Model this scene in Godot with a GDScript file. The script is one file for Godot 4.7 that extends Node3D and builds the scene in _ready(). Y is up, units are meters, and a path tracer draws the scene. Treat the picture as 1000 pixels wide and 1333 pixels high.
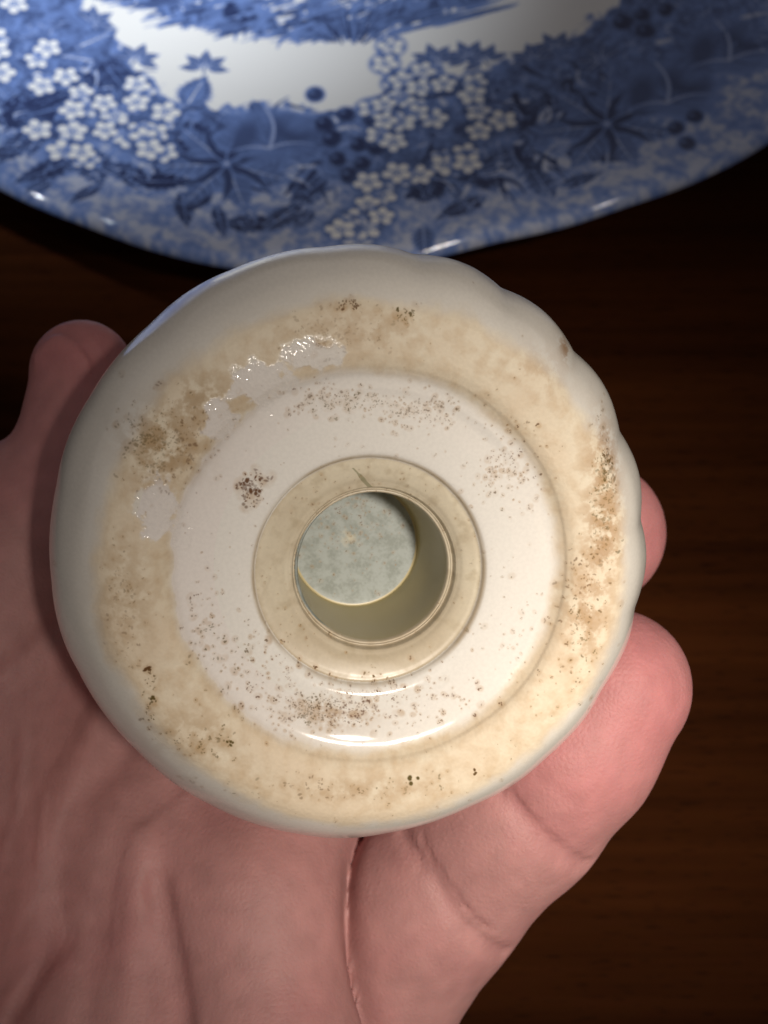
extends Node3D
# A white ceramic shaker held upside down in a left hand, above a blue and white plate on a dark table.

const CM := 0.01
# The hand's own frame: origin at the middle of the shaker's foot, leaning 25 degrees from level.
var HELD := Transform3D(Basis(Vector3.RIGHT, deg_to_rad(-65.0)), Vector3(0, 0.1269, 0.0592))
const PLATE_AT := Vector3(-0.0092, 0.0, -0.151)
const FLOWERS = [Vector2(-5.58, 5.80), Vector2(-5.78, 6.67), Vector2(-5.18, 6.94), Vector2(-5.25, 7.24), Vector2(-5.06, 7.46), Vector2(-4.62, 6.88), Vector2(-4.62, 7.22), Vector2(-4.54, 7.75), Vector2(-4.44, 8.08), Vector2(-4.59, 8.52), Vector2(-4.51, 8.80), Vector2(-4.54, 9.23), Vector2(-4.36, 9.16), Vector2(-3.92, 7.99), Vector2(-3.90, 8.84), Vector2(-3.42, 7.61), Vector2(-3.16, 7.75), Vector2(-3.32, 8.47), Vector2(-2.88, 8.15), Vector2(-3.09, 8.88), Vector2(-3.40, 8.71), Vector2(-2.94, 9.01), Vector2(-5.67, 7.29), Vector2(0.57, 10.24), Vector2(0.86, 10.44), Vector2(0.19, 10.72), Vector2(0.41, 10.87), Vector2(0.76, 10.88), Vector2(1.20, 6.63), Vector2(1.12, 7.12), Vector2(1.12, 7.62), Vector2(1.60, 7.23), Vector2(1.91, 7.30), Vector2(1.53, 7.79), Vector2(1.72, 8.14), Vector2(1.22, 8.80), Vector2(2.51, 7.34), Vector2(2.42, 8.22), Vector2(3.12, 8.12), Vector2(2.07, 8.92), Vector2(1.57, 9.38), Vector2(1.31, 9.65), Vector2(2.16, 9.40), Vector2(1.12, 8.13), Vector2(1.08, 9.36), Vector2(0.95, 8.41), Vector2(1.83, 9.48)]
const BERRIES = [Vector2(-0.30, 7.55), Vector2(0.25, 8.07), Vector2(0.72, 8.21), Vector2(0.02, 8.69), Vector2(0.47, 8.84), Vector2(0.13, 9.20), Vector2(0.55, 9.30), Vector2(-0.12, 8.31), Vector2(0.34, 9.60), Vector2(0.79, 8.89), Vector2(5.20, 6.01), Vector2(5.56, 5.86), Vector2(5.97, 5.80), Vector2(5.58, 6.30), Vector2(5.88, 8.78), Vector2(6.22, 8.54), Vector2(6.02, 9.20)]
const SPRIGS = [Vector2(-2.23, 6.86), Vector2(-3.46, 6.76), Vector2(3.94, 6.50), Vector2(3.52, 6.76), Vector2(1.81, 6.65), Vector2(2.70, 6.69), Vector2(4.73, 6.89), Vector2(-4.36, 5.83), Vector2(2.43, 6.58)]
const BUDS = [Vector2(-4.24, 6.33), Vector2(-2.39, 7.54)]
const LEAVES = [Vector2(-5.28, 8.40), Vector2(-4.86, 8.64), Vector2(-5.31, 9.19), Vector2(-4.32, 7.63), Vector2(-3.35, 9.65), Vector2(-3.82, 7.30), Vector2(-4.73, 9.70), Vector2(-2.76, 9.80), Vector2(-2.38, 8.75), Vector2(-1.23, 10.79), Vector2(-0.73, 10.59), Vector2(-0.37, 10.01), Vector2(1.69, 9.85), Vector2(2.47, 9.69), Vector2(3.01, 9.16), Vector2(3.45, 8.24), Vector2(4.14, 7.71), Vector2(3.50, 9.76), Vector2(2.79, 8.20), Vector2(4.56, 9.28), Vector2(2.19, 10.45), Vector2(-4.00, 9.52), Vector2(-0.53, 8.88), Vector2(1.53, 7.54)]
const STARS = [Vector2(-1.76, 9.33), Vector2(4.74, 8.54)]
const PANSIES = [Vector2(-1.00, 8.60), Vector2(5.85, 7.80), Vector2(6.98, 6.89)]

var rng := RandomNumberGenerator.new()


func noise(seed_: int, freq: float, octaves := 3) -> FastNoiseLite:
	var n := FastNoiseLite.new()
	n.seed = seed_
	n.noise_type = FastNoiseLite.TYPE_SIMPLEX_SMOOTH
	n.frequency = freq
	n.fractal_octaves = octaves
	return n


func _ready() -> void:
	rng.seed = 7
	view_and_light()
	table()
	plate()
	shaker()
	hand()


func view_and_light() -> void:
	var cam := Camera3D.new()
	cam.name = "camera"
	var lens := CameraAttributesPhysical.new()
	lens.frustum_focal_length = 41.3
	lens.frustum_focus_distance = 0.155
	lens.frustum_near = 0.01
	lens.frustum_far = 8.0
	lens.exposure_aperture = 37.0
	cam.attributes = lens
	add_child(cam)
	cam.position = Vector3(0, 0.26283, 0.12256)
	cam.rotation.x = deg_to_rad(-65.0)
	cam.fov = 32.4
	cam.current = true
	var env := Environment.new()
	env.background_mode = Environment.BG_COLOR
	env.background_color = Color(0.14, 0.127, 0.123).linear_to_srgb()
	env.tonemap_mode = Environment.TONE_MAPPER_LINEAR
	env.tonemap_exposure = 1.0
	env.sdfgi_enabled = true
	env.ssao_enabled = true
	env.ssil_enabled = true
	var we := WorldEnvironment.new()
	we.name = "room_air"
	we.environment = env
	add_child(we)
	# the lamp at the holder's right, and a shaded lamp at the left over the plate
	spot("right_lamp", Vector3(0.20, 0.735, 0.36), Vector3(0.040, 0.10, 0.078), 1.15, 5.1, 1.0, 0.045, Color(1.0, 0.955, 0.90))
	spot("left_lamp", Vector3(-0.34, 0.55, -0.12), Vector3(-0.072, 0.02, -0.116), 0.56, 6.1, 0.32, 0.03, Color(0.97, 0.985, 1.0))


func spot(called: String, from: Vector3, to: Vector3, energy: float, angle: float, soft: float, size: float, tint: Color) -> void:
	var l := SpotLight3D.new()
	l.name = called
	add_child(l)
	l.look_at_from_position(from, to, Vector3.UP)
	l.light_energy = energy
	l.light_color = tint
	l.spot_angle = angle
	l.spot_angle_attenuation = soft
	l.light_size = size
	l.spot_range = 4.0
	l.spot_attenuation = 2.0
	l.shadow_enabled = true


func tag(o: Node3D, label: String, category := "", kind := "") -> Node3D:
	o.set_meta("label", label)
	if category:
		o.set_meta("category", category)
	if kind:
		o.set_meta("kind", kind)
	return o


func put(called: String, mesh: Mesh, mat: Material, parent: Node = self) -> MeshInstance3D:
	var o := MeshInstance3D.new()
	o.name = called
	o.mesh = mesh
	o.material_override = mat
	o.cast_shadow = GeometryInstance3D.SHADOW_CASTING_SETTING_ON
	parent.add_child(o, true)
	return o


# Triangles turned so that their front (clockwise) agrees with the normals.
func build_mesh(v: PackedVector3Array, n: PackedVector3Array, uv: PackedVector2Array, idx: PackedInt32Array, col := PackedColorArray()) -> ArrayMesh:
	for t in range(0, idx.size(), 3):
		var a := idx[t]
		var b := idx[t + 1]
		var c := idx[t + 2]
		if (v[b] - v[a]).cross(v[c] - v[a]).dot(n[a] + n[b] + n[c]) > 0.0:
			idx[t + 1] = c
			idx[t + 2] = b
	var arr := []
	arr.resize(Mesh.ARRAY_MAX)
	arr[Mesh.ARRAY_VERTEX] = v
	arr[Mesh.ARRAY_NORMAL] = n
	if uv.size():
		arr[Mesh.ARRAY_TEX_UV] = uv
	if col.size():
		arr[Mesh.ARRAY_COLOR] = col
	arr[Mesh.ARRAY_INDEX] = idx
	var m := ArrayMesh.new()
	m.add_surface_from_arrays(Mesh.PRIMITIVE_TRIANGLES, arr)
	return m


# A grid of points, closed round in its first index, normals from its neighbours.
func grid_mesh(pts: PackedVector3Array, around: int, rows: int, uvs: PackedVector2Array, outward: Callable, first := 0, last := -1) -> ArrayMesh:
	if last < 0:
		last = rows - 1
	var v := PackedVector3Array()
	var n := PackedVector3Array()
	var uv := PackedVector2Array()
	for j in range(first, last + 1):
		for i in around:
			var p := pts[j * around + i]
			var right := pts[j * around + (i + 1) % around]
			var left := pts[j * around + (i + around - 1) % around]
			var up := pts[mini(j + 1, rows - 1) * around + i]
			var down := pts[maxi(j - 1, 0) * around + i]
			var q := (right - left).cross(up - down)
			if q.length() < 1e-14:
				q = outward.call(p, j)
			q = q.normalized()
			if q.dot(outward.call(p, j)) < 0.0:
				q = -q
			v.append(p)
			n.append(q)
			uv.append(uvs[j * around + i])
	var idx := PackedInt32Array()
	for j in last - first:
		for i in around:
			var k := (i + 1) % around
			var a := j * around + i
			var b := j * around + k
			var c := (j + 1) * around + i
			var d := (j + 1) * around + k
			idx.append_array(PackedInt32Array([a, b, c, b, d, c]))
	return build_mesh(v, n, uv, idx)


# Catmull-Rom through the rows of a profile; each row is an array of floats.
func smooth_rows(rows: Array, steps: int) -> Array:
	var got := []
	for i in rows.size() - 1:
		var a: Array = rows[maxi(i - 1, 0)]
		var b: Array = rows[i]
		var c: Array = rows[i + 1]
		var d: Array = rows[mini(i + 2, rows.size() - 1)]
		for s in steps:
			var t := float(s) / steps
			var row := []
			for k in b.size():
				row.append(cubic_interpolate(b[k], c[k], a[k], d[k], t) if k < 2 else lerpf(b[k], c[k], t))
			got.append(row)
	got.append(rows[-1].duplicate())
	return got


func picture(w: int, h: int, bytes: PackedByteArray, format: int) -> ImageTexture:
	return ImageTexture.create_from_image(Image.create_from_data(w, h, false, format, bytes))


# ---------------------------------------------------------------- table

func table() -> void:
	var w := 1024
	var bytes := PackedByteArray()
	bytes.resize(w * w * 3)
	var rough := PackedByteArray()
	rough.resize(w * w)
	var broad := noise(3, 0.8, 4)
	var line := noise(4, 1.0, 4)
	var pore := noise(5, 1.0, 2)
	for y in w:
		for x in w:
			var u := x * 0.05
			var g := broad.get_noise_2d(u * 0.04, y * 0.012) * 0.9 + line.get_noise_2d(u * 0.05, y * 0.09) * 0.6
			var p := pore.get_noise_2d(u * 0.9, y * 0.45)
			var t := clampf(0.5 + g * 0.45 - maxf(0.0, p - 0.35) * 0.9, 0.0, 1.0)
			var c := Color(0.011, 0.0034, 0.0014).lerp(Color(0.043, 0.0125, 0.0034), t).linear_to_srgb()
			var k := (y * w + x) * 3
			bytes[k] = int(c.r8)
			bytes[k + 1] = int(c.g8)
			bytes[k + 2] = int(c.b8)
			rough[y * w + x] = int(clampf(0.42 + 0.12 * g + maxf(0.0, p - 0.3) * 0.5, 0.0, 1.0) * 255)
	var m := StandardMaterial3D.new()
	m.albedo_texture = picture(w, w, bytes, Image.FORMAT_RGB8)
	m.roughness_texture = picture(w, w, rough, Image.FORMAT_L8)
	m.roughness = 1.0
	m.metallic_specular = 0.06
	m.uv1_triplanar = true
	m.uv1_scale = Vector3(3.2, 3.2, 3.2)
	var box := BoxMesh.new()
	box.size = Vector3(1.7, 0.03, 1.0)
	var o := put("tabletop", box, m)
	o.position = Vector3(0.1, -0.015, -0.05)
	tag(o, "dark brown polished wooden tabletop under the plate and the hand", "", "structure")


# ---------------------------------------------------------------- plate

const PW := 2048
const PH := 1024
const PPC := 85.0
var ink := PackedFloat32Array()


func dab(c: Vector2, rx: float, ry: float, turn: float, value: float, alpha := 1.0, soft := 0.25) -> void:
	var reach := maxf(rx, ry) * PPC
	var px := (c.x + 12.0) * PPC
	var py := c.y * PPC
	var cs := cos(turn)
	var sn := sin(turn)
	for y in range(maxi(0, int(py - reach)), mini(PH, int(py + reach) + 2)):
		for x in range(maxi(0, int(px - reach)), mini(PW, int(px + reach) + 2)):
			var dx := (x - px) / PPC
			var dy := (y - py) / PPC
			var d := sqrt(pow((dx * cs + dy * sn) / rx, 2) + pow((dy * cs - dx * sn) / ry, 2))
			if d < 1.0:
				var k := y * PW + x
				ink[k] = lerpf(ink[k], value, alpha * clampf((1.0 - d) / soft, 0.0, 1.0))


func stroke(a: Vector2, b: Vector2, wa: float, wb: float, value: float, alpha := 1.0, bend := 0.0) -> void:
	var side := (b - a).orthogonal() * bend
	var n := maxi(3, int(a.distance_to(b) / maxf(0.02, minf(wa, wb) * 0.6)))
	for i in n + 1:
		var t := float(i) / n
		var r := lerpf(wa, wb, t)
		dab(a.lerp(b, t) + side * sin(t * PI), r, r, 0.0, value, alpha, 0.5)


# a pointed leaf with toothed edges, dark rim, light midrib and side veins
func leaf(c: Vector2, turn: float, length: float, width: float, tone: float) -> void:
	var along := Vector2.from_angle(turn)
	var across := along.orthogonal()
	var n := 14
	for i in n + 1:
		var t := float(i) / n
		var w := width * sin(PI * pow(t, 0.75)) * (1.0 + 0.25 * (i % 2)) + 0.015
		var p := c + along * (t - 0.5) * length
		dab(p, w, length / n * 1.3, turn + PI / 2, tone + rng.randf_range(-0.06, 0.06), 0.9, 0.3)
	for i in range(2, n - 2, 2):
		var t := float(i) / n
		var w := width * sin(PI * pow(t, 0.75))
		var p := c + along * (t - 0.5) * length
		for s in [-1.0, 1.0]:
			stroke(p, p + across * s * w * 0.8 + along * w * 0.6, 0.022, 0.014, minf(1.0, tone + 0.28), 0.7)
	stroke(c - along * length * 0.5, c + along * length * 0.4, 0.026, 0.014, tone - 0.35, 0.9)


func flower(c: Vector2, r: float) -> void:
	dab(c, r * 1.4, r * 1.4, 0.0, 0.80, 0.8, 0.4)
	var start := rng.randf() * TAU
	for i in 5:
		var a := start + i * TAU / 5 + rng.randf_range(-0.1, 0.1)
		var p := c + Vector2.from_angle(a) * r * 0.62
		dab(p, r * 0.44, r * 0.40, a, 0.03, 1.0, 0.35)
		stroke(p - Vector2.from_angle(a) * r * 0.15, p + Vector2.from_angle(a) * r * 0.16, 0.010, 0.010, 0.38, 0.6)
	dab(c, r * 0.26, r * 0.26, 0.0, 0.10, 1.0, 0.4)
	dab(c, r * 0.15, r * 0.15, 0.0, 0.78, 0.9, 0.6)


func berry(c: Vector2, r: float) -> void:
	dab(c, r * rng.randf_range(0.85, 1.1), r * 1.2, 0.0, 0.95, 0.9, 0.4)
	dab(c + Vector2(-0.3, -0.3) * r, r * 0.34, r * 0.34, 0.0, 0.55, 0.8, 0.8)


func sprig(c: Vector2, turn: float, size: float) -> void:
	stroke(c, c + Vector2.from_angle(turn) * size * 0.7, 0.03, 0.02, 0.7)
	for a in [0.0, 0.9, -0.9, 1.7, -1.7]:
		var dir := Vector2.from_angle(turn + a)
		leaf(c + Vector2.from_angle(turn) * size * 0.25 + dir * size * 0.4, turn + a, size * 0.6, size * 0.15, 0.66)


func bud(c: Vector2, turn: float) -> void:
	leaf(c, turn, 0.85, 0.30, 0.72)
	leaf(c, turn, 0.62, 0.17, 0.5)
	stroke(c - Vector2.from_angle(turn) * 0.5, c - Vector2.from_angle(turn) * 0.9, 0.04, 0.03, 0.85)


func star(c: Vector2, size: float) -> void:
	for i in 7:
		var a := i * TAU / 7 + 0.35
		leaf(c + Vector2.from_angle(a) * size * 0.55, a, size, size * 0.24, 0.62)
		stroke(c, c + Vector2.from_angle(a + 0.3) * size * 0.8, 0.05, 0.02, 0.86, 0.8, 0.1)
	for i in 7:
		var a := i * TAU / 7 + 0.35
		stroke(c, c + Vector2.from_angle(a) * size * 0.45, 0.035, 0.012, 0.3, 0.5, 0.06)
		stroke(c + Vector2.from_angle(a + 0.45) * 0.14, c + Vector2.from_angle(a + 0.35) * size * 0.75, 0.10, 0.03, 0.88, 0.55, 0.1)


func pansy(c: Vector2, size: float) -> void:
	dab(c, size, size * 0.85, 0.5, 0.62, 0.9, 0.3)
	dab(c + Vector2(0.35, -0.15) * size, size * 0.62, size * 0.52, 0.4, 0.85, 0.9, 0.6)
	dab(c + Vector2(0.45, -0.3) * size, size * 0.4, size * 0.36, 0.4, 0.6, 0.8, 0.7)
	dab(c + Vector2(-0.5, 0.05) * size, size * 0.32, size * 0.6, 0.3, 0.84, 0.8, 0.6)
	for i in 9:
		var a := -2.6 + i * 0.36
		stroke(c + Vector2(0, 0.35) * size, c + Vector2(0, 0.35) * size + Vector2.from_angle(a) * size * rng.randf_range(0.8, 1.15), 0.025, 0.01, 0.82, 0.6, rng.randf_range(-0.1, 0.1))
	stroke(c + Vector2(-0.25, -0.85) * size, c + Vector2(-0.05, 0.35) * size, 0.035, 0.045, 0.3, 0.6, 0.12)
	stroke(c + Vector2(-0.05, 0.35) * size, c + Vector2(0.75, 0.25) * size, 0.045, 0.02, 0.3, 0.6, 0.12)
	stroke(c + Vector2(-0.05, 0.35) * size, c + Vector2(-0.75, 0.45) * size, 0.045, 0.02, 0.3, 0.6, -0.1)
	for i in 14:
		var a := i * TAU / 14
		dab(c + Vector2(cos(a) * size, sin(a) * size * 0.85), size * 0.13, size * 0.1, a, 0.6, 0.7, 0.5)


func inner_edge(deg: float) -> float:
	var xs := [-95.0, -48.0, -36.0, -27.0, -19.0, -12.0, -4.0, 5.0, 10.0, 20.0, 30.0, 42.0, 55.0, 95.0]
	var rs := [6.6, 6.6, 7.2, 7.7, 8.4, 8.1, 8.0, 8.1, 7.4, 7.4, 7.6, 7.5, 7.2, 6.8]
	for i in xs.size() - 1:
		if deg <= xs[i + 1]:
			return lerpf(rs[i], rs[i + 1], clampf((deg - xs[i]) / (xs[i + 1] - xs[i]), 0.0, 1.0))
	return 7.0


func plate_print() -> ImageTexture:
	ink.resize(PW * PH)
	ink.fill(0.015)
	var mottle := noise(21, 0.9, 4)
	var fine := noise(22, 5.0, 3)
	for y in PH:
		for x in PW:
			var px := x / PPC - 12.0
			var pz := y / PPC
			var r := sqrt(px * px + pz * pz)
			if r < 6.2 or r > 11.9:
				continue
			var edge := inner_edge(rad_to_deg(atan2(px, pz))) + 0.35 * mottle.get_noise_2d(px * 2.2, pz * 2.2)
			var k := smoothstep(-0.08, 0.14, r - edge)
			if k > 0.0:
				var m := mottle.get_noise_2d(px * 2.0, pz * 2.0)
				var body := 0.52 + 0.26 * m + 0.16 * fine.get_noise_2d(px, pz)
				var toward_rim := smoothstep(9.2, 10.2, r)
				body = lerpf(body + 0.10, body - 0.16, toward_rim)
				ink[y * PW + x] = lerpf(0.015, clampf(body, 0.25, 0.9), k)
	# the border: once where we look, then again to either side
	for turn in [0.0, 100.0, -100.0]:
		border(deg_to_rad(turn))
	# the landscape in the middle: tufts and brush of the near bank
	for i in 900:
		var x := rng.randf_range(-4.8, 2.9)
		var low := 6.35 - 0.085 * (x + 0.5) * (x + 0.5) + 0.25 * mottle.get_noise_2d(x * 3.0, 40.0)
		var p := Vector2(x, low - 0.35 - 1.9 * rng.randf() * rng.randf())
		var lean := Vector2(rng.randf_range(-0.75, 0.15), rng.randf_range(0.05, 0.34))
		stroke(p, p + lean, rng.randf_range(0.04, 0.10), 0.025, rng.randf_range(0.42, 0.95), 0.5)
	for i in 70:
		var p := Vector2(0.35 + rng.randfn(0, 0.3), 6.25 - 0.3 * rng.randf())
		stroke(p, p + Vector2((p.x - 0.35) * 0.9, rng.randf_range(-0.8, -0.2)), 0.03, 0.012, rng.randf_range(0.5, 0.95), 0.7)
	for i in 40:
		var p := Vector2(1.0 + rng.randf() * 1.6, 6.1 - rng.randf() * 0.5)
		p.y -= (p.x - 1.0) * 0.28
		stroke(p, p + Vector2(0.8, -0.22), 0.05, 0.015, rng.randf_range(0.4, 0.8), 0.6)
	for i in 300:
		var p := Vector2.from_angle(rng.randf() * PI) * sqrt(rng.randf()) * 4.2
		stroke(p, p + Vector2(rng.randf_range(-0.4, 0.4), rng.randf_range(-0.5, -0.1)), 0.09, 0.03, rng.randf_range(0.35, 0.9), 0.6)
	# ink to glaze colours
	var ramp := []
	for i in 257:
		var t := i / 256.0
		var c := Color(0.74, 0.755, 0.76).lerp(Color(0.142, 0.232, 0.52), smoothstep(0.0, 0.5, t))
		c = c.lerp(Color(0.014, 0.024, 0.085), smoothstep(0.42, 1.0, t)).linear_to_srgb()
		ramp.append([c.r8, c.g8, c.b8])
	var bytes := PackedByteArray()
	bytes.resize(PW * PH * 3)
	for k in PW * PH:
		var c: Array = ramp[int(clampf(ink[k] + (((k * 7919) % 1000) / 1000.0 - 0.5) * 0.05 * minf(1.0, ink[k] * 4.0), 0.0, 1.0) * 256)]
		bytes[k * 3] = c[0]
		bytes[k * 3 + 1] = c[1]
		bytes[k * 3 + 2] = c[2]
	return picture(PW, PH, bytes, Image.FORMAT_RGB8)


func spun(p: Vector2, a: float) -> Vector2:
	return p.rotated(a)


func border(turn: float) -> void:
	var inside := func(p: Vector2) -> bool: return p.y > -0.5
	for p0 in LEAVES:
		var p := spun(p0, turn)
		if inside.call(p):
			leaf(p, rng.randf() * TAU, rng.randf_range(0.8, 1.35), rng.randf_range(0.2, 0.34), rng.randf_range(0.66, 0.95))
	for p0 in LEAVES:
		var p := spun(p0, turn) + Vector2(rng.randfn(0, 0.5), rng.randfn(0, 0.5))
		if inside.call(p) and p.length() > 7.7:
			leaf(p, rng.randf() * TAU, rng.randf_range(0.5, 0.9), rng.randf_range(0.12, 0.2), rng.randf_range(0.66, 0.9))
	for p0 in LEAVES + STARS + PANSIES:
		for i in 11:
			var p := spun(p0, turn) + Vector2(rng.randfn(0, 0.4), rng.randfn(0, 0.4))
			if inside.call(p) and p.length() > 7.4 and p.length() < 10.3:
				stroke(p, p + Vector2.from_angle(rng.randf() * TAU) * rng.randf_range(0.25, 0.7), rng.randf_range(0.035, 0.09), 0.02, 0.92 if rng.randf() < 0.7 else 0.25, 0.7, rng.randf_range(-0.25, 0.25))
	for i in 1500:
		var a := rng.randf_range(-0.95, 0.95)
		var p := Vector2(sin(a), cos(a)) * rng.randf_range(7.6, 10.9)
		p = spun(p, turn)
		if inside.call(p) and ink[int(p.y * PPC) * PW + int((p.x + 12.0) * PPC)] > 0.3:
			var dark := rng.randf() < 0.6 and p.length() < 10.0
			stroke(p, p + Vector2.from_angle(rng.randf() * TAU) * rng.randf_range(0.1, 0.35), 0.024, 0.012, 0.9 if dark else 0.22, 0.55, rng.randf_range(-0.3, 0.3))
	for p0 in SPRIGS:
		var p := spun(p0, turn)
		if inside.call(p):
			sprig(p + p.normalized() * 0.2, (-p).angle() + rng.randf_range(-0.3, 0.3), 0.62)
	for p0 in BUDS:
		var p := spun(p0, turn)
		if inside.call(p):
			bud(p, (-p).angle() + rng.randf_range(-0.2, 0.3))
	for p0 in STARS:
		var p := spun(p0, turn)
		if inside.call(p):
			star(p, 1.15)
	for p0 in PANSIES:
		var p := spun(p0, turn)
		if inside.call(p):
			pansy(p, 0.95)
	for p0 in BERRIES:
		var p := spun(p0, turn)
		if inside.call(p):
			berry(p, rng.randf_range(0.17, 0.23))
	for p0 in FLOWERS + FLOWERS.filter(func(q: Vector2) -> bool: return int(q.x * 100.0) % 2 == 0):
		var p := spun(p0, turn) + Vector2(rng.randfn(0, 0.16), rng.randfn(0, 0.16))
		if inside.call(p):
			flower(p, rng.randf_range(0.23, 0.28))


func plate() -> void:
	# radius, height, how much the edge is scalloped; top from the middle out, over the lip, back underneath
	var rows := smooth_rows([
		[0.02, 0.95, 0.0], [3.0, 0.95, 0.0], [5.5, 0.98, 0.0], [6.5, 1.05, 0.0], [7.3, 1.18, 0.0], [8.1, 1.36, 0.05], [9.2, 1.58, 0.2], [10.2, 1.80, 0.5], [10.9, 2.02, 0.85],
		[11.25, 2.16, 1.0], [11.48, 2.22, 1.0], [11.62, 2.16, 1.0], [11.66, 2.02, 1.0], [11.55, 1.90, 1.0], [11.2, 1.78, 1.0], [10.0, 1.40, 0.4], [8.3, 1.00, 0.05], [7.2, 0.80, 0.0], [6.6, 0.70, 0.0],
		[6.5, 0.02, 0.0], [6.3, 0.0, 0.0], [6.15, 0.06, 0.0], [6.0, 0.60, 0.0], [3.0, 0.62, 0.0], [0.02, 0.62, 0.0]], 6)
	var around := 480
	var pts := PackedVector3Array()
	var uvs := PackedVector2Array()
	for row in rows:
		for i in around:
			var a := i * TAU / around
			var lobe := cos(8.0 * (a + deg_to_rad(5.0)))
			var r: float = row[0] + 0.17 * row[2] * lobe
			var ripple: float = 0.05 * row[2] * cos(24.0 * a + 1.0) * smoothstep(10.0, 11.2, r) * smoothstep(11.7, 11.45, r)
			var p := Vector3(sin(a) * r, row[1] + 0.06 * row[2] * lobe + ripple, cos(a) * r)
			pts.append(p * CM)
			uvs.append(Vector2((p.x + 12.0) / (PW / PPC), absf(p.z) / (PH / PPC)))
	var m := StandardMaterial3D.new()
	m.albedo_texture = plate_print()
	m.roughness = 0.10
	m.metallic_specular = 0.5
	m.texture_repeat = false
	var top_rows := 12 * 6
	var root := Node3D.new()
	root.name = "dinner_plate"
	add_child(root)
	root.position = PLATE_AT
	tag(root, "blue and white floral transfer printed plate with scalloped rim lying on the table", "plate")
	var up := func(p: Vector3, j: int) -> Vector3: return Vector3.UP * (1.0 if j < 11 * 6 else -1.0) + Vector3(p.x, 0, p.z).normalized() * (1.5 if j > 10 * 6 and j < 14 * 6 else 0.0)
	put("plate_face", grid_mesh(pts, around, rows.size(), uvs, up, 0, top_rows), m, root)
	put("plate_underside", grid_mesh(pts, around, rows.size(), uvs, up, top_rows), m, root)


# ---------------------------------------------------------------- shaker

const BW := 1200
const BSPAN := 5.8


func blot(a: PackedFloat32Array, x: float, y: float, rx: float, ry: float, turn: float, amount: float) -> void:
	var s := BW / BSPAN
	var px := (x + BSPAN / 2) * s
	var py := (BSPAN / 2 - y) * s
	var reach := maxf(rx, ry) * s + 1.0
	var cs := cos(turn)
	var sn := sin(turn)
	for j in range(maxi(0, int(py - reach)), mini(BW, int(py + reach) + 2)):
		for i in range(maxi(0, int(px - reach)), mini(BW, int(px + reach) + 2)):
			var dx := (i - px) / s
			var dy := (j - py) / s
			var d := sqrt(pow((dx * cs + dy * sn) / rx, 2) + pow((dy * cs - dx * sn) / ry, 2))
			if d < 1.0:
				var k := j * BW + i
				a[k] = maxf(a[k], amount * clampf((1.0 - d) * 2.2, 0.0, 1.0))


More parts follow.
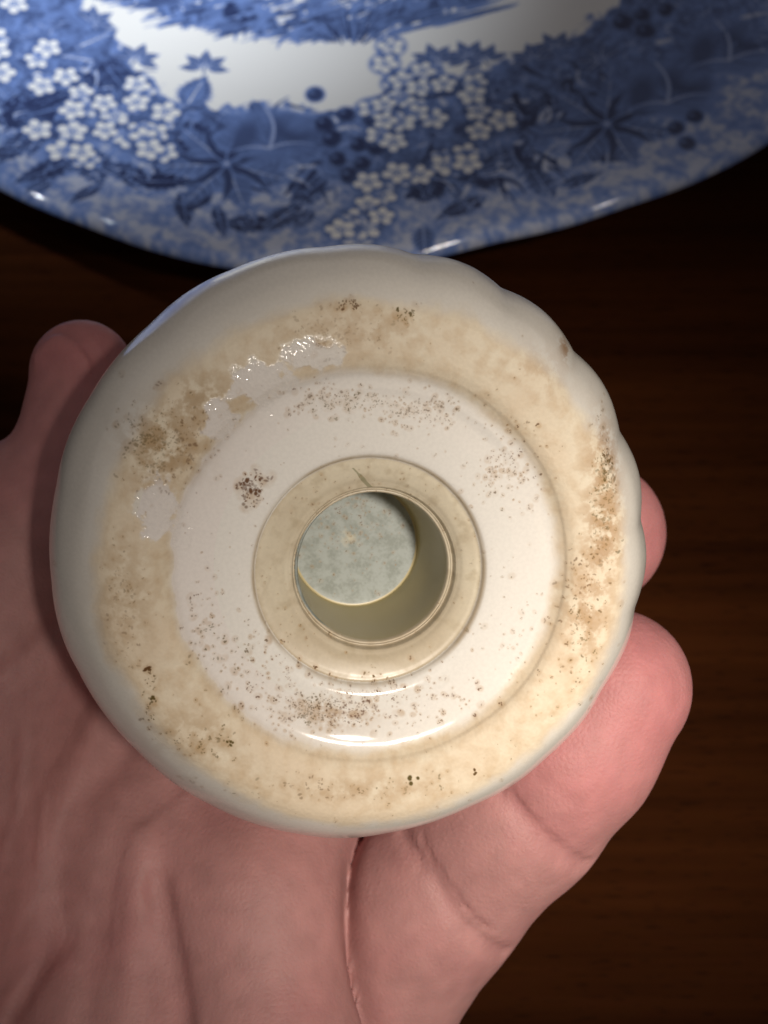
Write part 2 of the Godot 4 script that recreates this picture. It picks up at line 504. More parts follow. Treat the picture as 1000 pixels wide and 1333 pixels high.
func base_look() -> StandardMaterial3D:
	var specks := PackedFloat32Array()
	specks.resize(BW * BW)
	var haze := PackedFloat32Array()
	haze.resize(BW * BW)
	# centre, spread, how many, how big, how dark
	for c in [
		[-0.30, 1.40, 0.22, 0.07, 90, 0.014, 0.8], [0.45, 1.34, 0.22, 0.08, 80, 0.014, 0.75], [-1.0, 0.66, 0.06, 0.08, 34, 0.028, 1.0], [1.22, 0.85, 0.16, 0.2, 80, 0.014, 0.8],
		[-0.95, -0.85, 0.26, 0.2, 70, 0.016, 0.9], [-0.32, -1.28, 0.3, 0.1, 190, 0.016, 0.85], [0.45, -1.18, 0.35, 0.14, 60, 0.015, 0.85], [-1.38, -0.5, 0.09, 0.2, 22, 0.015, 0.8],
		[1.3, -0.7, 0.2, 0.35, 26, 0.014, 0.7], [-1.72, 1.05, 0.2, 0.2, 130, 0.022, 0.55], [2.06, 0.62, 0.06, 0.3, 90, 0.02, 0.6], [2.07, 0.86, 0.03, 0.08, 24, 0.028, 0.95],
		[1.88, -0.45, 0.1, 0.35, 70, 0.018, 0.65], [-1.85, -1.1, 0.03, 0.18, 16, 0.026, 0.95], [-1.4, -1.5, 0.2, 0.1, 26, 0.022, 0.75], [-0.2, -1.95, 0.6, 0.07, 40, 0.02, 0.5],
		[0.28, 2.14, 0.04, 0.03, 12, 0.022, 0.9], [-0.2, 2.22, 0.06, 0.02, 14, 0.018, 0.8], [-0.3, 2.0, 0.25, 0.1, 60, 0.02, 0.3], [0.0, 0.0, 1.1, 1.1, 170, 0.011, 0.6], [-2.05, -0.3, 0.1, 0.3, 40, 0.02, 0.4], [0.02, 0.16, 0.3, 0.3, 120, 0.011, 0.6]]:
		for i in int(c[4] * 1.9):
			var s: float = c[5] * (0.28 + 0.62 * pow(rng.randf(), 2.5))
			var sx: float = c[0] + rng.randfn(0, c[2])
			var sy: float = c[1] + rng.randfn(0, c[3])
			var dark: float = c[6] * rng.randf_range(0.5, 1.1)
			for bit in 1 + rng.randi() % 3:
				blot(specks, sx + rng.randfn(0, s * 0.8), sy + rng.randfn(0, s * 0.8), s * rng.randf_range(0.5, 1.5), s * rng.randf_range(0.5, 0.9), rng.randf() * PI, dark)
			blot(haze, sx, sy, s * 4.0, s * 3.2, rng.randf() * PI, 0.32 * dark)
	for one in [[0.43, -1.88, 0.042], [-1.86, -0.86, 0.04], [-1.82, -1.12, 0.032], [0.98, -1.83, 0.03], [-1.15, -1.52, 0.03], [-0.96, 0.62, 0.05], [-1.03, 0.72, 0.035]]:
		for bit in 4:
			blot(specks, one[0] + rng.randfn(0, one[2] * 0.5), one[1] + rng.randfn(0, one[2] * 0.4), one[2] * rng.randf_range(0.4, 0.9), one[2] * rng.randf_range(0.3, 0.6), rng.randf() * PI, 1.0)
	var low := noise(31, 1.1, 3)
	var mid := noise(32, 5.0, 4)
	var grain := noise(33, 22.0, 3)
	var stains := [[-1.72, 1.03, 0.30, 0.28, 0.75], [-1.40, 1.42, 0.28, 0.2, 0.55], [-0.2, 2.0, 0.5, 0.18, 0.30], [2.05, 0.95, 0.16, 0.35, 0.6], [2.05, 0.3, 0.17, 0.45, 0.7], [1.92, -0.45, 0.2, 0.4, 0.55],
		[-2.06, -0.3, 0.25, 0.45, 0.35], [-0.25, -1.34, 0.32, 0.12, 0.55], [-1.5, -1.45, 0.4, 0.25, 0.3], [1.45, 1.69, 0.3, 0.25, 0.25], [-0.1, -1.95, 0.7, 0.12, 0.3], [1.76, 1.86, 0.07, 0.1, 0.8]]
	var patches := [[-0.50, 1.80, 0.26, 0.15], [-0.92, 1.55, 0.30, 0.2], [-1.25, 1.25, 0.15, 0.2], [-1.78, 0.52, 0.18, 0.28], [-1.55, 0.25, 0.1, 0.2]]
	var colors := PackedByteArray()
	colors.resize(BW * BW * 3)
	var rough := PackedByteArray()
	rough.resize(BW * BW)
	var relief := PackedByteArray()
	relief.resize(BW * BW)
	relief.fill(120)
	rough.fill(40)
	colors.fill(215)
	for j in BW:
		var y := BSPAN / 2 - j * BSPAN / BW
		for i in BW:
			var x := i * BSPAN / BW - BSPAN / 2
			var r := sqrt(x * x + y * y)
			if r > 2.9:
				continue
			var rc := Vector2(x - 0.045, y + 0.08).length()
			var k := j * BW + i
			var a := low.get_noise_2d(x, y)
			var b := mid.get_noise_2d(x, y)
			var g := grain.get_noise_2d(x, y)
			var c := Color(0.86, 0.82, 0.74)
			var ro := 0.14 + 0.05 * b
			var h := 0.5 + 0.03 * a
			if r > 1.3:
				# the bare clay of the foot, where the glaze was wiped off
				var ring := smoothstep(1.60, 1.72, r + 0.05 * a + 0.02 * b) * (1.0 - smoothstep(2.2, 2.36, r + 0.10 * a + 0.05 * b))
				var patch := 0.0
				for q in patches:
					var e := Vector2((x - q[0]) / q[2], (y - q[1]) / q[3]).length() + 0.6 * b
					patch = maxf(patch, 1.0 - smoothstep(0.7, 1.1, e))
				ring *= 1.0 - 0.92 * patch
				var clay := Color(0.78, 0.645, 0.47).lerp(Color(0.84, 0.745, 0.575), clampf(0.5 + 0.8 * a + 0.3 * y / 2.2, 0.0, 1.0))
				clay = clay.lerp(Color(0.62, 0.45, 0.27), clampf(0.16 + 0.7 * b + 0.5 * a, 0.0, 1.0) * 0.8)
				c = Color(0.87, 0.835, 0.775).lerp(clay, ring) if r < 2.0 else c.lerp(clay, ring)
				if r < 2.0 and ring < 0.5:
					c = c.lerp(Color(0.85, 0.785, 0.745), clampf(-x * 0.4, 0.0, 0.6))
				ro = lerpf(ro, 0.62, ring)
				h = lerpf(h + patch * (0.35 + 0.3 * g + 0.7 * b), 0.45 + 0.07 * g + 0.12 * b + 0.012 * sin(r * 95.0 + 3.0 * a), maxf(ring, patch * 0.8))
				ro = lerpf(ro, 0.07, patch)
				for q in stains:
					var e := Vector2((x - q[0]) / q[2], (y - q[1]) / q[3]).length()
					if e < 2.2:
						var s: float = q[4] * exp(-e * e * 0.9) * clampf(0.7 + 1.8 * b + 0.9 * g, 0.0, 1.0)
						s *= 1.0 - 0.75 * patch
						c = c.lerp(Color(0.38, 0.19, 0.06).lerp(Color(0.36, 0.22, 0.085), clampf(0.5 - x * 0.5, 0.0, 1.0)), minf(1.0, s * 0.95))
			elif rc > 0.985:
				c = Color(0.86, 0.83, 0.77)
				if rc < 1.035:
					c = c.lerp(Color(0.42, 0.30, 0.15), 0.75 * clampf(1.0 - absf(rc - 1.005) / 0.03, 0.0, 1.0) * clampf(0.7 + 1.5 * a, 0.0, 1.0))
			elif rc > 0.63:
				c = Color(0.60, 0.51, 0.37).lerp(Color(0.73, 0.655, 0.50), clampf(0.5 + 0.8 * a + y * 0.5, 0.0, 1.0))
				c = c.lerp(Color(0.50, 0.41, 0.27), clampf(b, 0.0, 0.5))
				ro = 0.34 + 0.1 * b
				# the hairline nick at the top of the lip
				var nick := absf((x + 0.02) + (y - 0.72) * 0.9)
				if nick < 0.018 + 0.02 * b and y > 0.64 and y < 0.82:
					c = c.lerp(Color(0.25, 0.24, 0.13), 0.7)
			else:
				c = Color(0.38, 0.42, 0.40).lerp(Color(0.27, 0.30, 0.27), clampf(0.4 + b * 1.2 + g * 0.7, 0.0, 1.0))
				ro = 0.4
				c = c.lerp(Color(0.62, 0.57, 0.42), clampf(1.1 - Vector2((x - 0.04) / 0.06, (y + 0.0) / 0.10).length() - 1.2 * b, 0.0, 0.7))
			var dot := specks[k]
			c = c.lerp(Color(0.46, 0.27, 0.10), clampf(haze[k] * (1.0 + 1.5 * b), 0.0, 0.5))
			c = c.lerp(Color(0.13, 0.050, 0.012).lerp(Color(0.12, 0.085, 0.02), clampf(0.5 + 2.0 * a, 0.0, 1.0)), minf(1.0, dot * 0.98))
			c = (c * (1.0 + 0.05 * g)).linear_to_srgb()
			colors[k * 3] = int(c.r8)
			colors[k * 3 + 1] = int(c.g8)
			colors[k * 3 + 2] = int(c.b8)
			rough[k] = int(clampf(ro + dot * 0.6, 0.05, 1.0) * 255)
			relief[k] = int(clampf(h, 0.0, 1.0) * 255)
	var m := StandardMaterial3D.new()
	m.albedo_texture = picture(BW, BW, colors, Image.FORMAT_RGB8)
	m.roughness_texture = picture(BW, BW, rough, Image.FORMAT_L8)
	m.roughness = 1.0
	m.heightmap_enabled = true
	m.heightmap_texture = picture(BW, BW, relief, Image.FORMAT_L8)
	m.heightmap_scale = 0.02
	m.metallic_specular = 0.5
	return m


func shaker() -> void:
	# radius, height above the foot, sideways shift x and y, how lobed, which part
	var raw := [
		[0.0, -4.25, 0, 0, 0.0], [0.9, -4.12, 0, 0, 0.0], [1.7, -3.62, 0, 0, 0.2], [2.28, -2.8, 0, 0, 0.6], [2.62, -1.95, 0, 0, 1.0], [2.72, -1.3, 0, 0, 1.0], [2.66, -0.78, 0, 0, 0.9], [2.50, -0.36, 0, 0, 0.5], [2.34, -0.12, 0, 0, 0.2],
		[2.20, -0.015, 0, 0, 0.05], [2.02, 0.0, 0, 0, 0], [1.84, -0.01, 0, 0, 0], [1.74, -0.05, 0.02, -0.01, 0], [1.69, -0.10, 0.035, -0.02, 0],
		[1.62, -0.15, 0.04, -0.02, 0], [1.50, -0.168, 0.05, -0.03, 0], [1.2, -0.172, 0.05, -0.04, 0], [1.06, -0.185, 0.045, -0.08, 0], [1.01, -0.215, 0.045, -0.08, 0],
		[0.985, -0.26, 0.045, -0.08, 0], [0.92, -0.275, 0.06, -0.085, 0], [0.82, -0.31, 0.08, -0.08, 0], [0.77, -0.345, 0.09, -0.08, 0], [0.745, -0.36, 0.10, -0.08, 0], [0.72, -0.385, 0.11, -0.085, 0], [0.705, -0.46, 0.11, -0.085, 0],
		[0.66, -0.50, 0.11, -0.085, 0], [0.635, -1.0, 0.10, -0.075, 0], [0.606, -1.36, 0.08, -0.065, 0], [0.602, -1.42, 0.08, -0.065, 0], [0.600, -1.47, 0.08, -0.065, 0], [0.596, -1.515, 0.08, -0.065, 0], [0.575, -1.538, 0.08, -0.065, 0], [0.4, -1.54, 0.07, -0.06, 0], [0.2, -1.54, 0.07, -0.06, 0], [0.0, -1.54, 0.07, -0.06, 0]]
	var steps := 6
	var rows := smooth_rows(raw, steps)
	var around := 360
	var pts := PackedVector3Array()
	var uvs := PackedVector2Array()
	var wob := noise(41, 0.35, 2)
	for j in rows.size():
		var row: Array = rows[j]
		for i in around:
			var a := i * TAU / around
			var strong := 0.004 + 0.022 * smoothstep(0.2, 1.0, cos(a - 0.5))
			var r: float = maxf(row[0], 0.0)
			r *= 1.0 + row[4] * strong * 0.45 * (absf(cos(10.0 * a + 0.4)) * 2.0 - 1.1)
			var p := Vector3(cos(a) * r + row[2], sin(a) * r + row[3], row[1])
			if j < 15 * steps:
				p += Vector3(p.x, p.y, 0) * 0.02 * wob.get_noise_3d(p.x, p.y, p.z)
				p.z += 0.03 * wob.get_noise_3d(p.x * 1.5 + 9.0, p.y * 1.5, 0.0)
			pts.append(p * CM)
			uvs.append(Vector2(p.x / BSPAN + 0.5, 0.5 - p.y / BSPAN))
	var look := base_look()
	var root := Node3D.new()
	root.name = "salt_shaker"
	add_child(root)
	var n := Vector3(0.137, -0.156, 0.978).normalized()
	var x := Vector3.UP.cross(n).normalized()
	root.transform = HELD * Transform3D(Basis(x, n.cross(x), n), Vector3(-0.0014, -0.0047, 0))
	tag(root, "white glazed ceramic shaker held upside down with stained foot ring and open stopper hole", "shaker")
	var out := func(p: Vector3, j: int) -> Vector3:
		var q := Vector3(p.x, p.y, 0).normalized()
		if j < 8 * steps:
			return q * 2.0 + Vector3(0, 0, 1.0 if p.z > -0.013 else -1.0 - 40.0 * (-p.z - 0.03) if p.z < -0.03 else 0.0)
		if j < 23 * steps:
			return Vector3(0, 0, 1) + q * (0.5 if j < 10 * steps else -0.4)
		if j < 32 * steps:
			return Vector3(0, 0, 0.5) - q
		return (Vector3(0, 0, -0.014) - p).normalized()
	put("shaker_body", grid_mesh(pts, around, rows.size(), uvs, out, 0, 8 * steps), look, root)
	var foot := put("foot_ring", grid_mesh(pts, around, rows.size(), uvs, out, 8 * steps, 13 * steps), look, root)
	foot.set_meta("label", "tan unglazed foot ring with brown stains and glossy glaze drips")
	put("recessed_base", grid_mesh(pts, around, rows.size(), uvs, out, 13 * steps, 18 * steps), look, root)
	put("stopper_hole_rim", grid_mesh(pts, around, rows.size(), uvs, out, 18 * steps, 26 * steps), look, root)
	var neck := StandardMaterial3D.new()
	neck.albedo_color = Color(0.52, 0.44, 0.235).linear_to_srgb()
	neck.roughness = 0.35
	put("stopper_hole_neck", grid_mesh(pts, around, rows.size(), uvs, out, 26 * steps, 32 * steps), neck, root)
	put("hollow_inside", grid_mesh(pts, around, rows.size(), uvs, out, 32 * steps), look, root)


# ---------------------------------------------------------------- hand

# Round-cone limbs in centimetres of the hand's frame; a limb is a chain of [point, radius].
var bone_a := PackedVector3Array()
var bone_ab := PackedVector3Array()
var bone_inv := PackedFloat32Array()
var bone_ra := PackedFloat32Array()
var bone_rd := PackedFloat32Array()
var bone_of := PackedInt32Array()
var grooves := []


func hand_bones() -> void:
	var fingers := [
		[[Vector3(-1.37, -7.38, -5.30), 1.00], [Vector3(-0.27, -5.47, -4.50), 1.00], [Vector3(0.51, -4.10, -3.85), 0.97], [Vector3(1.36, -3.04, -3.15), 0.91], [Vector3(1.86, -2.36, -2.80), 0.88], [Vector3(2.29, -1.76, -2.65), 0.79]],  # little finger
		[[Vector3(-1.19, -7.09, -3.20), 1.08], [Vector3(-1.24, -5.62, -3.30), 1.03], [Vector3(-1.37, -4.11, -3.70), 1.00], [Vector3(-0.61, -2.56, -5.00), 0.92], [Vector3(0.97, -1.36, -5.30), 0.87], [Vector3(2.32, -0.23, -4.60), 0.81]],  # ring finger
		[[Vector3(-2.70, -3.87, -5.00), 1.00], [Vector3(-1.62, -1.65, -5.60), 0.95], [Vector3(-0.09, -0.22, -5.60), 0.88], [Vector3(1.13, 0.92, -5.00), 0.74]],  # middle finger
		[[Vector3(-3.80, -4.18, -4.80), 1.10], [Vector3(-3.02, -2.26, -5.40), 1.00], [Vector3(-1.98, -0.57, -5.60), 0.92], [Vector3(-0.89, 0.59, -5.40), 0.84], [Vector3(-0.17, 1.53, -5.00), 0.72]],  # index finger
		[[Vector3(-5.22, -2.85, -4.00), 1.30], [Vector3(-4.03, -0.41, -4.00), 1.12], [Vector3(-3.36, 0.09, -3.90), 0.86], [Vector3(-3.16, 0.83, -3.90), 0.70], [Vector3(-3.24, 1.50, -3.90), 0.56]],  # thumb
	]
	var palm := [
		[[Vector3(-3.10, -6.81, -4.20), 1.20], [Vector3(-2.77, -5.67, -4.00), 1.15], [Vector3(-2.62, -3.84, -4.40), 1.12], [Vector3(-2.16, -2.88, -4.80), 1.00]],
		[[Vector3(-7.15, -11.03, -5.50), 2.30], [Vector3(-4.96, -6.94, -5.30), 1.90], [Vector3(-3.95, -4.35, -5.60), 1.50]],
		[[Vector3(-7.15, -11.03, -5.50), 2.30], [Vector3(-3.87, -7.17, -5.20), 1.70], [Vector3(-2.92, -4.90, -5.30), 1.35]],
		[[Vector3(-7.15, -11.03, -5.50), 2.30], [Vector3(-2.59, -7.89, -4.80), 1.50], [Vector3(-1.50, -6.38, -5.20), 0.90]],
		[[Vector3(-7.15, -11.03, -5.50), 2.30], [Vector3(-2.03, -8.32, -4.40), 1.40], [Vector3(-0.64, -7.51, -5.90), 0.90]],
		[[Vector3(-7.08, -8.92, -4.80), 1.90], [Vector3(-5.47, -4.01, -4.00), 1.75], [Vector3(-4.41, -1.62, -4.10), 1.45]],
		[[Vector3(-4.34, -2.72, -4.90), 1.30], [Vector3(-3.61, -2.94, -5.20), 1.20], [Vector3(-2.92, -3.40, -5.30), 1.10]],
		[[Vector3(-15.26, -17.04, -2.50), 3.90], [Vector3(-11.90, -14.74, -4.50), 3.20], [Vector3(-8.53, -12.43, -5.60), 2.40], [Vector3(-7.15, -11.03, -5.50), 2.30]],
	]
	grooves = [
		[0.035, 0.130, [Vector3(0.93, -2.48, -2.00), Vector3(1.19, -2.73, -2.00), Vector3(1.48, -3.07, -2.00), Vector3(1.79, -3.35, -2.10), Vector3(2.03, -3.50, -2.40)]],
		[0.030, 0.050, [Vector3(1.10, -2.70, -2.00), Vector3(1.41, -3.11, -2.00), Vector3(1.75, -3.42, -2.10)]],
		[0.120, 0.015, [Vector3(1.00, -2.55, -2.00), Vector3(1.41, -3.03, -2.00), Vector3(1.90, -3.42, -2.10)]],
		[0.040, 0.140, [Vector3(0.15, -3.10, -2.20), Vector3(0.45, -3.55, -2.20), Vector3(0.75, -4.02, -2.25), Vector3(1.06, -4.32, -2.40), Vector3(1.23, -4.45, -2.70)]],
		[0.030, 0.060, [Vector3(0.34, -3.18, -2.20), Vector3(0.60, -3.63, -2.20), Vector3(1.06, -4.16, -2.40)]],
		[0.140, 0.020, [Vector3(0.22, -3.18, -2.20), Vector3(0.60, -3.74, -2.20), Vector3(1.14, -4.35, -2.40)]],
		[0.025, 0.020, [Vector3(1.48, -2.55, -2.00), Vector3(1.94, -2.86, -2.10)]],
		[0.020, 0.015, [Vector3(1.19, -3.44, -2.00), Vector3(1.42, -3.68, -2.10)]],
		[0.070, 0.100, [Vector3(-4.06, -1.79, -2.90), Vector3(-3.77, -1.59, -3.00), Vector3(-3.51, -1.37, -2.90), Vector3(-3.31, -1.11, -3.30)]],
		[0.090, 0.140, [Vector3(-2.40, -3.95, -3.70), Vector3(-2.32, -4.33, -3.60), Vector3(-2.22, -4.82, -3.60), Vector3(-2.12, -5.33, -3.40), Vector3(-2.06, -5.89, -3.40)]],
		[0.120, -0.070, [Vector3(-2.62, -3.49, -3.90), Vector3(-2.67, -4.07, -3.90), Vector3(-2.72, -4.87, -3.80), Vector3(-2.77, -5.82, -3.70)]],
		[0.100, 0.060, [Vector3(-3.08, -4.35, -3.70), Vector3(-3.13, -4.95, -3.50), Vector3(-3.09, -5.73, -3.40)]],
		[0.090, 0.060, [Vector3(-3.32, -4.45, -3.60), Vector3(-3.55, -4.71, -3.50), Vector3(-3.77, -5.01, -3.40), Vector3(-3.99, -5.30, -3.30)]],
		[0.040, 0.050, [Vector3(-3.77, -2.36, -3.40), Vector3(-3.82, -3.16, -3.40), Vector3(-4.01, -3.64, -3.40)]],
		[0.030, 0.030, [Vector3(-3.53, -3.00, -3.40), Vector3(-3.61, -3.64, -3.40)]],
		[0.045, -0.070, [Vector3(-3.68, 1.66, -3.70), Vector3(-3.47, 1.80, -3.50), Vector3(-3.27, 1.75, -3.40), Vector3(-3.10, 1.53, -3.34)]],
		[0.040, 0.040, [Vector3(-3.55, 1.89, -3.60), Vector3(-3.35, 1.92, -3.50), Vector3(-3.13, 1.77, -3.42), Vector3(-2.99, 1.55, -3.36)]],
	]
	for p in palm:
		limb(p, 0)
	for k in fingers.size():
		limb(fingers[k], k + 1)
	# lay each skin line on the surface of the skin that faces the eye of the holder
	var everything := PackedInt32Array(range(bone_a.size()))
	var eye := Vector3(0, 0, 15)
	for g in grooves:
		for i in g[2].size():
			var way: Vector3 = (g[2][i] - eye).normalized()
			var t := 12.0
			while t < 24.0:
				var d := field(eye + way * t, everything)
				if d < 0.01:
					g[2][i] = eye + way * t
					break
				t += maxf(d * 0.8, 0.01)


func limb(chain: Array, of: int) -> void:
	for i in chain.size() - 1:
		var a: Vector3 = chain[i][0]
		var b: Vector3 = chain[i + 1][0]
		bone_a.append(a)
		bone_ab.append(b - a)
		bone_inv.append(1.0 / (b - a).length_squared())
		bone_ra.append(chain[i][1])
		bone_rd.append(chain[i + 1][1] - chain[i][1])
		bone_of.append(of)


func bone_gap(i: int, p: Vector3) -> float:
	var q := p - bone_a[i]
	var t := clampf(q.dot(bone_ab[i]) * bone_inv[i], 0.0, 1.0)
	return (q - bone_ab[i] * t).length() - bone_ra[i] - bone_rd[i] * t


var part_d := PackedFloat32Array([9, 9, 9, 9, 9, 9])


func field(p: Vector3, use: PackedInt32Array) -> float:
	part_d.fill(9.0)
	for i in use:
		var q := p - bone_a[i]
		var t := clampf(q.dot(bone_ab[i]) * bone_inv[i], 0.0, 1.0)
		var d := (q - bone_ab[i] * t).length() - bone_ra[i] - bone_rd[i] * t
		var o := bone_of[i]
		var e := part_d[o]
		var k := 0.5 if o == 0 else 0.22
		var h := maxf(k - absf(d - e), 0.0)
		part_d[o] = minf(d, e) - h * h / (4.0 * k)
	var palm := part_d[0]
	var best := palm
	for o in range(1, 6):
		var d := part_d[o]
		var h := maxf(0.55 - absf(d - palm), 0.0)
		d = minf(d, palm) - h * h / 2.2
		best = minf(best, d)
	# two fingers that touch part again in a narrow dark fold
	var first := 9.0
	var second := 9.0
	var who := 0
	for o in range(1, 6):
		var d := part_d[o]
		if d < first:
			second = first
			first = d
			who = o
		elif d < second:
			second = d
	var gap := second - first
	if gap < 0.4:
		var deep := part_d[1] < first + 0.4 or who == 1
		best += (0.085 if deep else 0.05) * exp(-gap * gap / (0.02 if deep else 0.14)) * smoothstep(-0.9, -0.3, palm - first)
	return best


func carve(p: Vector3, use: Array) -> float:
	var s := 0.0
	for g in use:
		var w: float = g[0]
		var near := 1e9
		var line: Array = g[2]
		for i in line.size() - 1:
			var a: Vector3 = line[i]
			var ab: Vector3 = line[i + 1] - a
			var t := clampf((p - a).dot(ab) / ab.length_squared(), 0.0, 1.0)
			near = minf(near, (p - a - ab * t).length_squared())
		# the lines run just above the skin, so measure sideways only roughly
		s += g[1] * exp(-near / (w * w * 2.0))
	return s


func axis(from: float, fine_from: float, fine_to: float, to: float, fine: float) -> PackedFloat32Array:
	var got := PackedFloat32Array()
	var lower := []
	var x := fine_from
	var s := fine
	while x > from:
		s = minf(s * 1.12, 0.5)
		x -= s
		lower.append(x)
	lower.reverse()
	got.append_array(PackedFloat32Array(lower))
	x = fine_from
	while x < fine_to:
		got.append(x)
		x += fine
	s = fine
	while x < to:
		got.append(x)
		s = minf(s * 1.12, 0.5)
		x += s
	got.append(x)
	return got


func hand() -> void:
	hand_bones()
	var fine := 0.062
	var xs := axis(-18.0, -4.6, 4.0, 4.4, 0.038)
	var ys := axis(-21.5, -6.2, 2.6, 3.2, 0.075)
	var zs := axis(-9.0, -5.2, -1.6, 1.8, fine)
	var nx := xs.size()
	var ny := ys.size()
	var nz := zs.size()
	var f := PackedFloat32Array()
	f.resize(nx * ny * nz)
	f.fill(1.0)
	var solid := PackedByteArray()
	var B := 7
	var blocks := []
	var everything := PackedInt32Array(range(bone_a.size()))
	for bz in range(0, nz - 1, B):
		for by in range(0, ny - 1, B):
			for bx in range(0, nx - 1, B):
				var lo := Vector3(xs[bx], ys[by], zs[bz])
				var hi := Vector3(xs[mini(bx + B, nx - 1)], ys[mini(by + B, ny - 1)], zs[mini(bz + B, nz - 1)])
				var mid := (lo + hi) * 0.5
				var half := (hi - lo).length() * 0.5
				var d := field(mid, everything)
				var near := PackedInt32Array()
				if absf(d) < half + 0.35:
					for i in everything:
						if bone_gap(i, mid) < half + 0.9:
							near.append(i)
				var local := []
				for g in grooves:
					for q in g[2]:
						if mid.distance_to(q) < half + 0.9:
							local.append(g)
							break
				if near.size():
					blocks.append(Vector3i(bx, by, bz))
				for k in range(bz, mini(bz + B + 1, nz)):
					for j in range(by, mini(by + B + 1, ny)):
						for i in range(bx, mini(bx + B + 1, nx)):
							var at := (k * ny + j) * nx + i
							if near.size():
								var p := Vector3(xs[i], ys[j], zs[k])
								var e := field(p, near)
								if local.size() and absf(e) < 0.4:
									e += carve(p, local)
								f[at] = e
							elif f[at] == 1.0:
								f[at] = d
	# one vertex in each cell that the surface crosses
	var v := PackedVector3Array()
	var cell := {}
	for b: Vector3i in blocks:
		for k in range(b.z, mini(b.z + B, nz - 1)):
			for j in range(b.y, mini(b.y + B, ny - 1)):
				for i in range(b.x, mini(b.x + B, nx - 1)):
					var at := (k * ny + j) * nx + i
					var c0 := f[at]
					var c1 := f[at + 1]
					var c2 := f[at + nx]
					var c3 := f[at + nx + 1]
					var up := at + nx * ny
					var c4 := f[up]
					var c5 := f[up + 1]
					var c6 := f[up + nx]
					var c7 := f[up + nx + 1]
					var signs := int(c0 < 0) + int(c1 < 0) + int(c2 < 0) + int(c3 < 0) + int(c4 < 0) + int(c5 < 0) + int(c6 < 0) + int(c7 < 0)
					if signs == 0 or signs == 8:
						continue
					var sum := Vector3.ZERO
					var n := 0
					for e in [[c0, c1, 0, 0, 0, 0], [c2, c3, 0, 0, 1, 0], [c4, c5, 0, 0, 0, 1], [c6, c7, 0, 0, 1, 1], [c0, c2, 1, 0, 0, 0], [c1, c3, 1, 1, 0, 0], [c4, c6, 1, 0, 0, 1], [c5, c7, 1, 1, 0, 1], [c0, c4, 2, 0, 0, 0], [c1, c5, 2, 1, 0, 0], [c2, c6, 2, 0, 1, 0], [c3, c7, 2, 1, 1, 0]]:
						if (e[0] < 0.0) != (e[1] < 0.0):
							var q := Vector3(e[3], e[4], e[5])
							q[e[2]] = e[0] / (e[0] - e[1])
							sum += q
							n += 1
					sum /= n
					cell[at] = v.size()
					v.append(Vector3(lerpf(xs[i], xs[i + 1], sum.x), lerpf(ys[j], ys[j + 1], sum.y), lerpf(zs[k], zs[k + 1], sum.z)))
	var idx := PackedInt32Array()
	var steps := [1, nx, nx * ny]
	for at: int in cell:
		for ax in 3:
			var s: int = steps[ax]
			if (f[at] < 0.0) == (f[at + s] < 0.0):
				continue
			var u: int = steps[(ax + 1) % 3]
			var w: int = steps[(ax + 2) % 3]
			if not (cell.has(at - u) and cell.has(at - w) and cell.has(at - u - w)):
				continue
			var a: int = cell[at]
			var b: int = cell[at - u]
			var c: int = cell[at - u - w]
			var d: int = cell[at - w]
			if f[at] < 0.0:
				idx.append_array(PackedInt32Array([a, c, b, a, d, c]))
			else:
				idx.append_array(PackedInt32Array([a, b, c, a, c, d]))
	# normals from the faces round each vertex, then colour
	var n := PackedVector3Array()
	n.resize(v.size())
	for t in range(0, idx.size(), 3):
		var q := (v[idx[t + 2]] - v[idx[t]]).cross(v[idx[t + 1]] - v[idx[t]])
		for k in 3:
			n[idx[t + k]] += q
	# in the sharp folds each wall keeps its own normal
	for k in v.size():
		n[k] = n[k].normalized()
	for t in range(0, idx.size(), 3):
		var q := (v[idx[t + 2]] - v[idx[t]]).cross(v[idx[t + 1]] - v[idx[t]]).normalized()
		for k in 3:
			var i := idx[t + k]
			if n[i].dot(q) < 0.72:
				idx[t + k] = v.size()
				v.append(v[i])
				n.append(q)
	var uv := PackedVector2Array()
	for p in v:
		uv.append(Vector2(p.x, p.y) * 0.1)
	var blotch := noise(51, 0.55, 3)
	var small := noise(52, 3.5, 2)
	var tips := [Vector3(2.31, -1.75, -2.0), Vector3(2.41, -0.25, -4.0), Vector3(-3.2, 1.5, -3.4)]
	var col := PackedColorArray()
	for i in v.size():
		n[i] = n[i].normalized()
		var p := v[i]
		var red := 0.0
		for t in tips:
			red = maxf(red, exp(-p.distance_squared_to(t) / 2.2))
		var c := Color(0.42, 0.212, 0.200).lerp(Color(0.435, 0.172, 0.173), clampf(red + 0.5 * blotch.get_noise_3d(p.x, p.y, p.z), 0.0, 1.0))
		c = c * (1.0 + 0.12 * small.get_noise_3d(p.x, p.y, p.z) + 0.12 * blotch.get_noise_3d(p.x + 20.0, p.y, p.z))
		col.append(c)
		v[i] = p * CM
	var m := StandardMaterial3D.new()
	m.vertex_color_use_as_albedo = true
	m.roughness = 0.58
	m.metallic_specular = 0.42
	m.subsurf_scatter_enabled = true
	m.subsurf_scatter_strength = 0.08
	m.heightmap_enabled = true
	m.heightmap_texture = skin_relief()
	m.heightmap_scale = 0.0075
	m.uv1_triplanar = true
	m.uv1_scale = Vector3(60, 60, 60)
	var o := put("person_hand", build_mesh(v, n, uv, idx, col), m)
	o.transform = HELD
	tag(o, "person's bare left hand cupped palm up round the white shaker, fingers spread", "person")


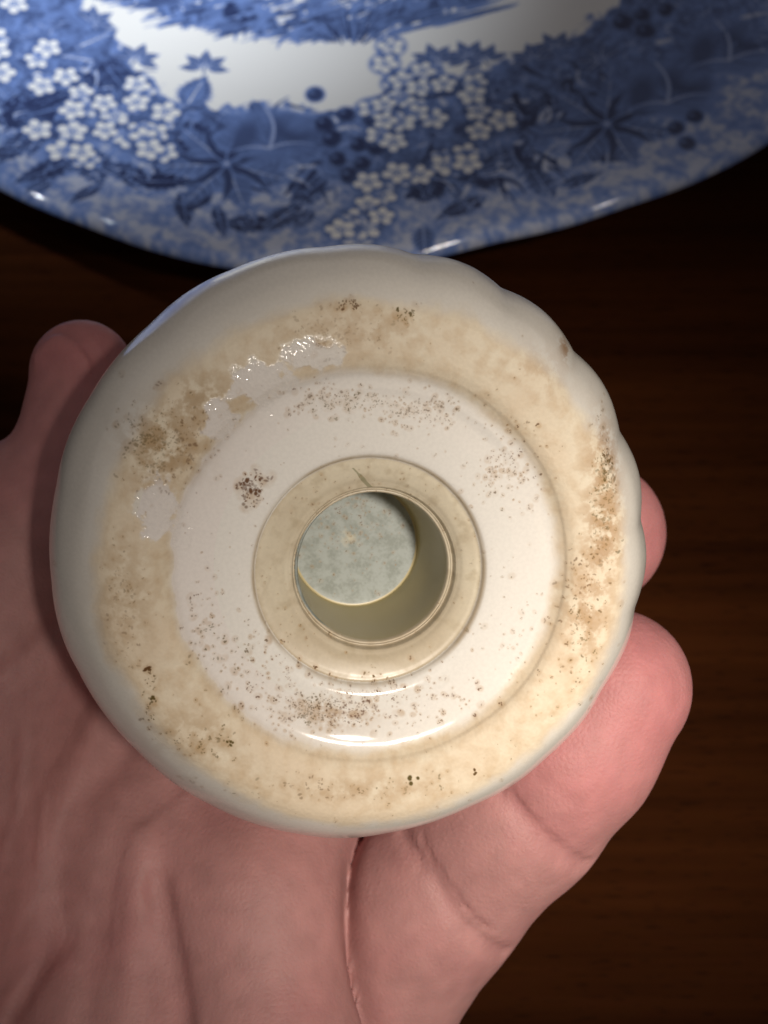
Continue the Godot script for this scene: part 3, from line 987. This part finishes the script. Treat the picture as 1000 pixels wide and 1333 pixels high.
func skin_relief() -> ImageTexture:
	var w := 512
	var lines := FastNoiseLite.new()
	lines.seed = 61
	lines.noise_type = FastNoiseLite.TYPE_CELLULAR
	lines.cellular_return_type = FastNoiseLite.RETURN_DISTANCE2_SUB
	lines.frequency = 0.055
	lines.domain_warp_enabled = true
	lines.domain_warp_amplitude = 8.0
	lines.domain_warp_frequency = 0.03
	var im := lines.get_seamless_image(w, w)
	im.convert(Image.FORMAT_L8)
	return ImageTexture.create_from_image(im)
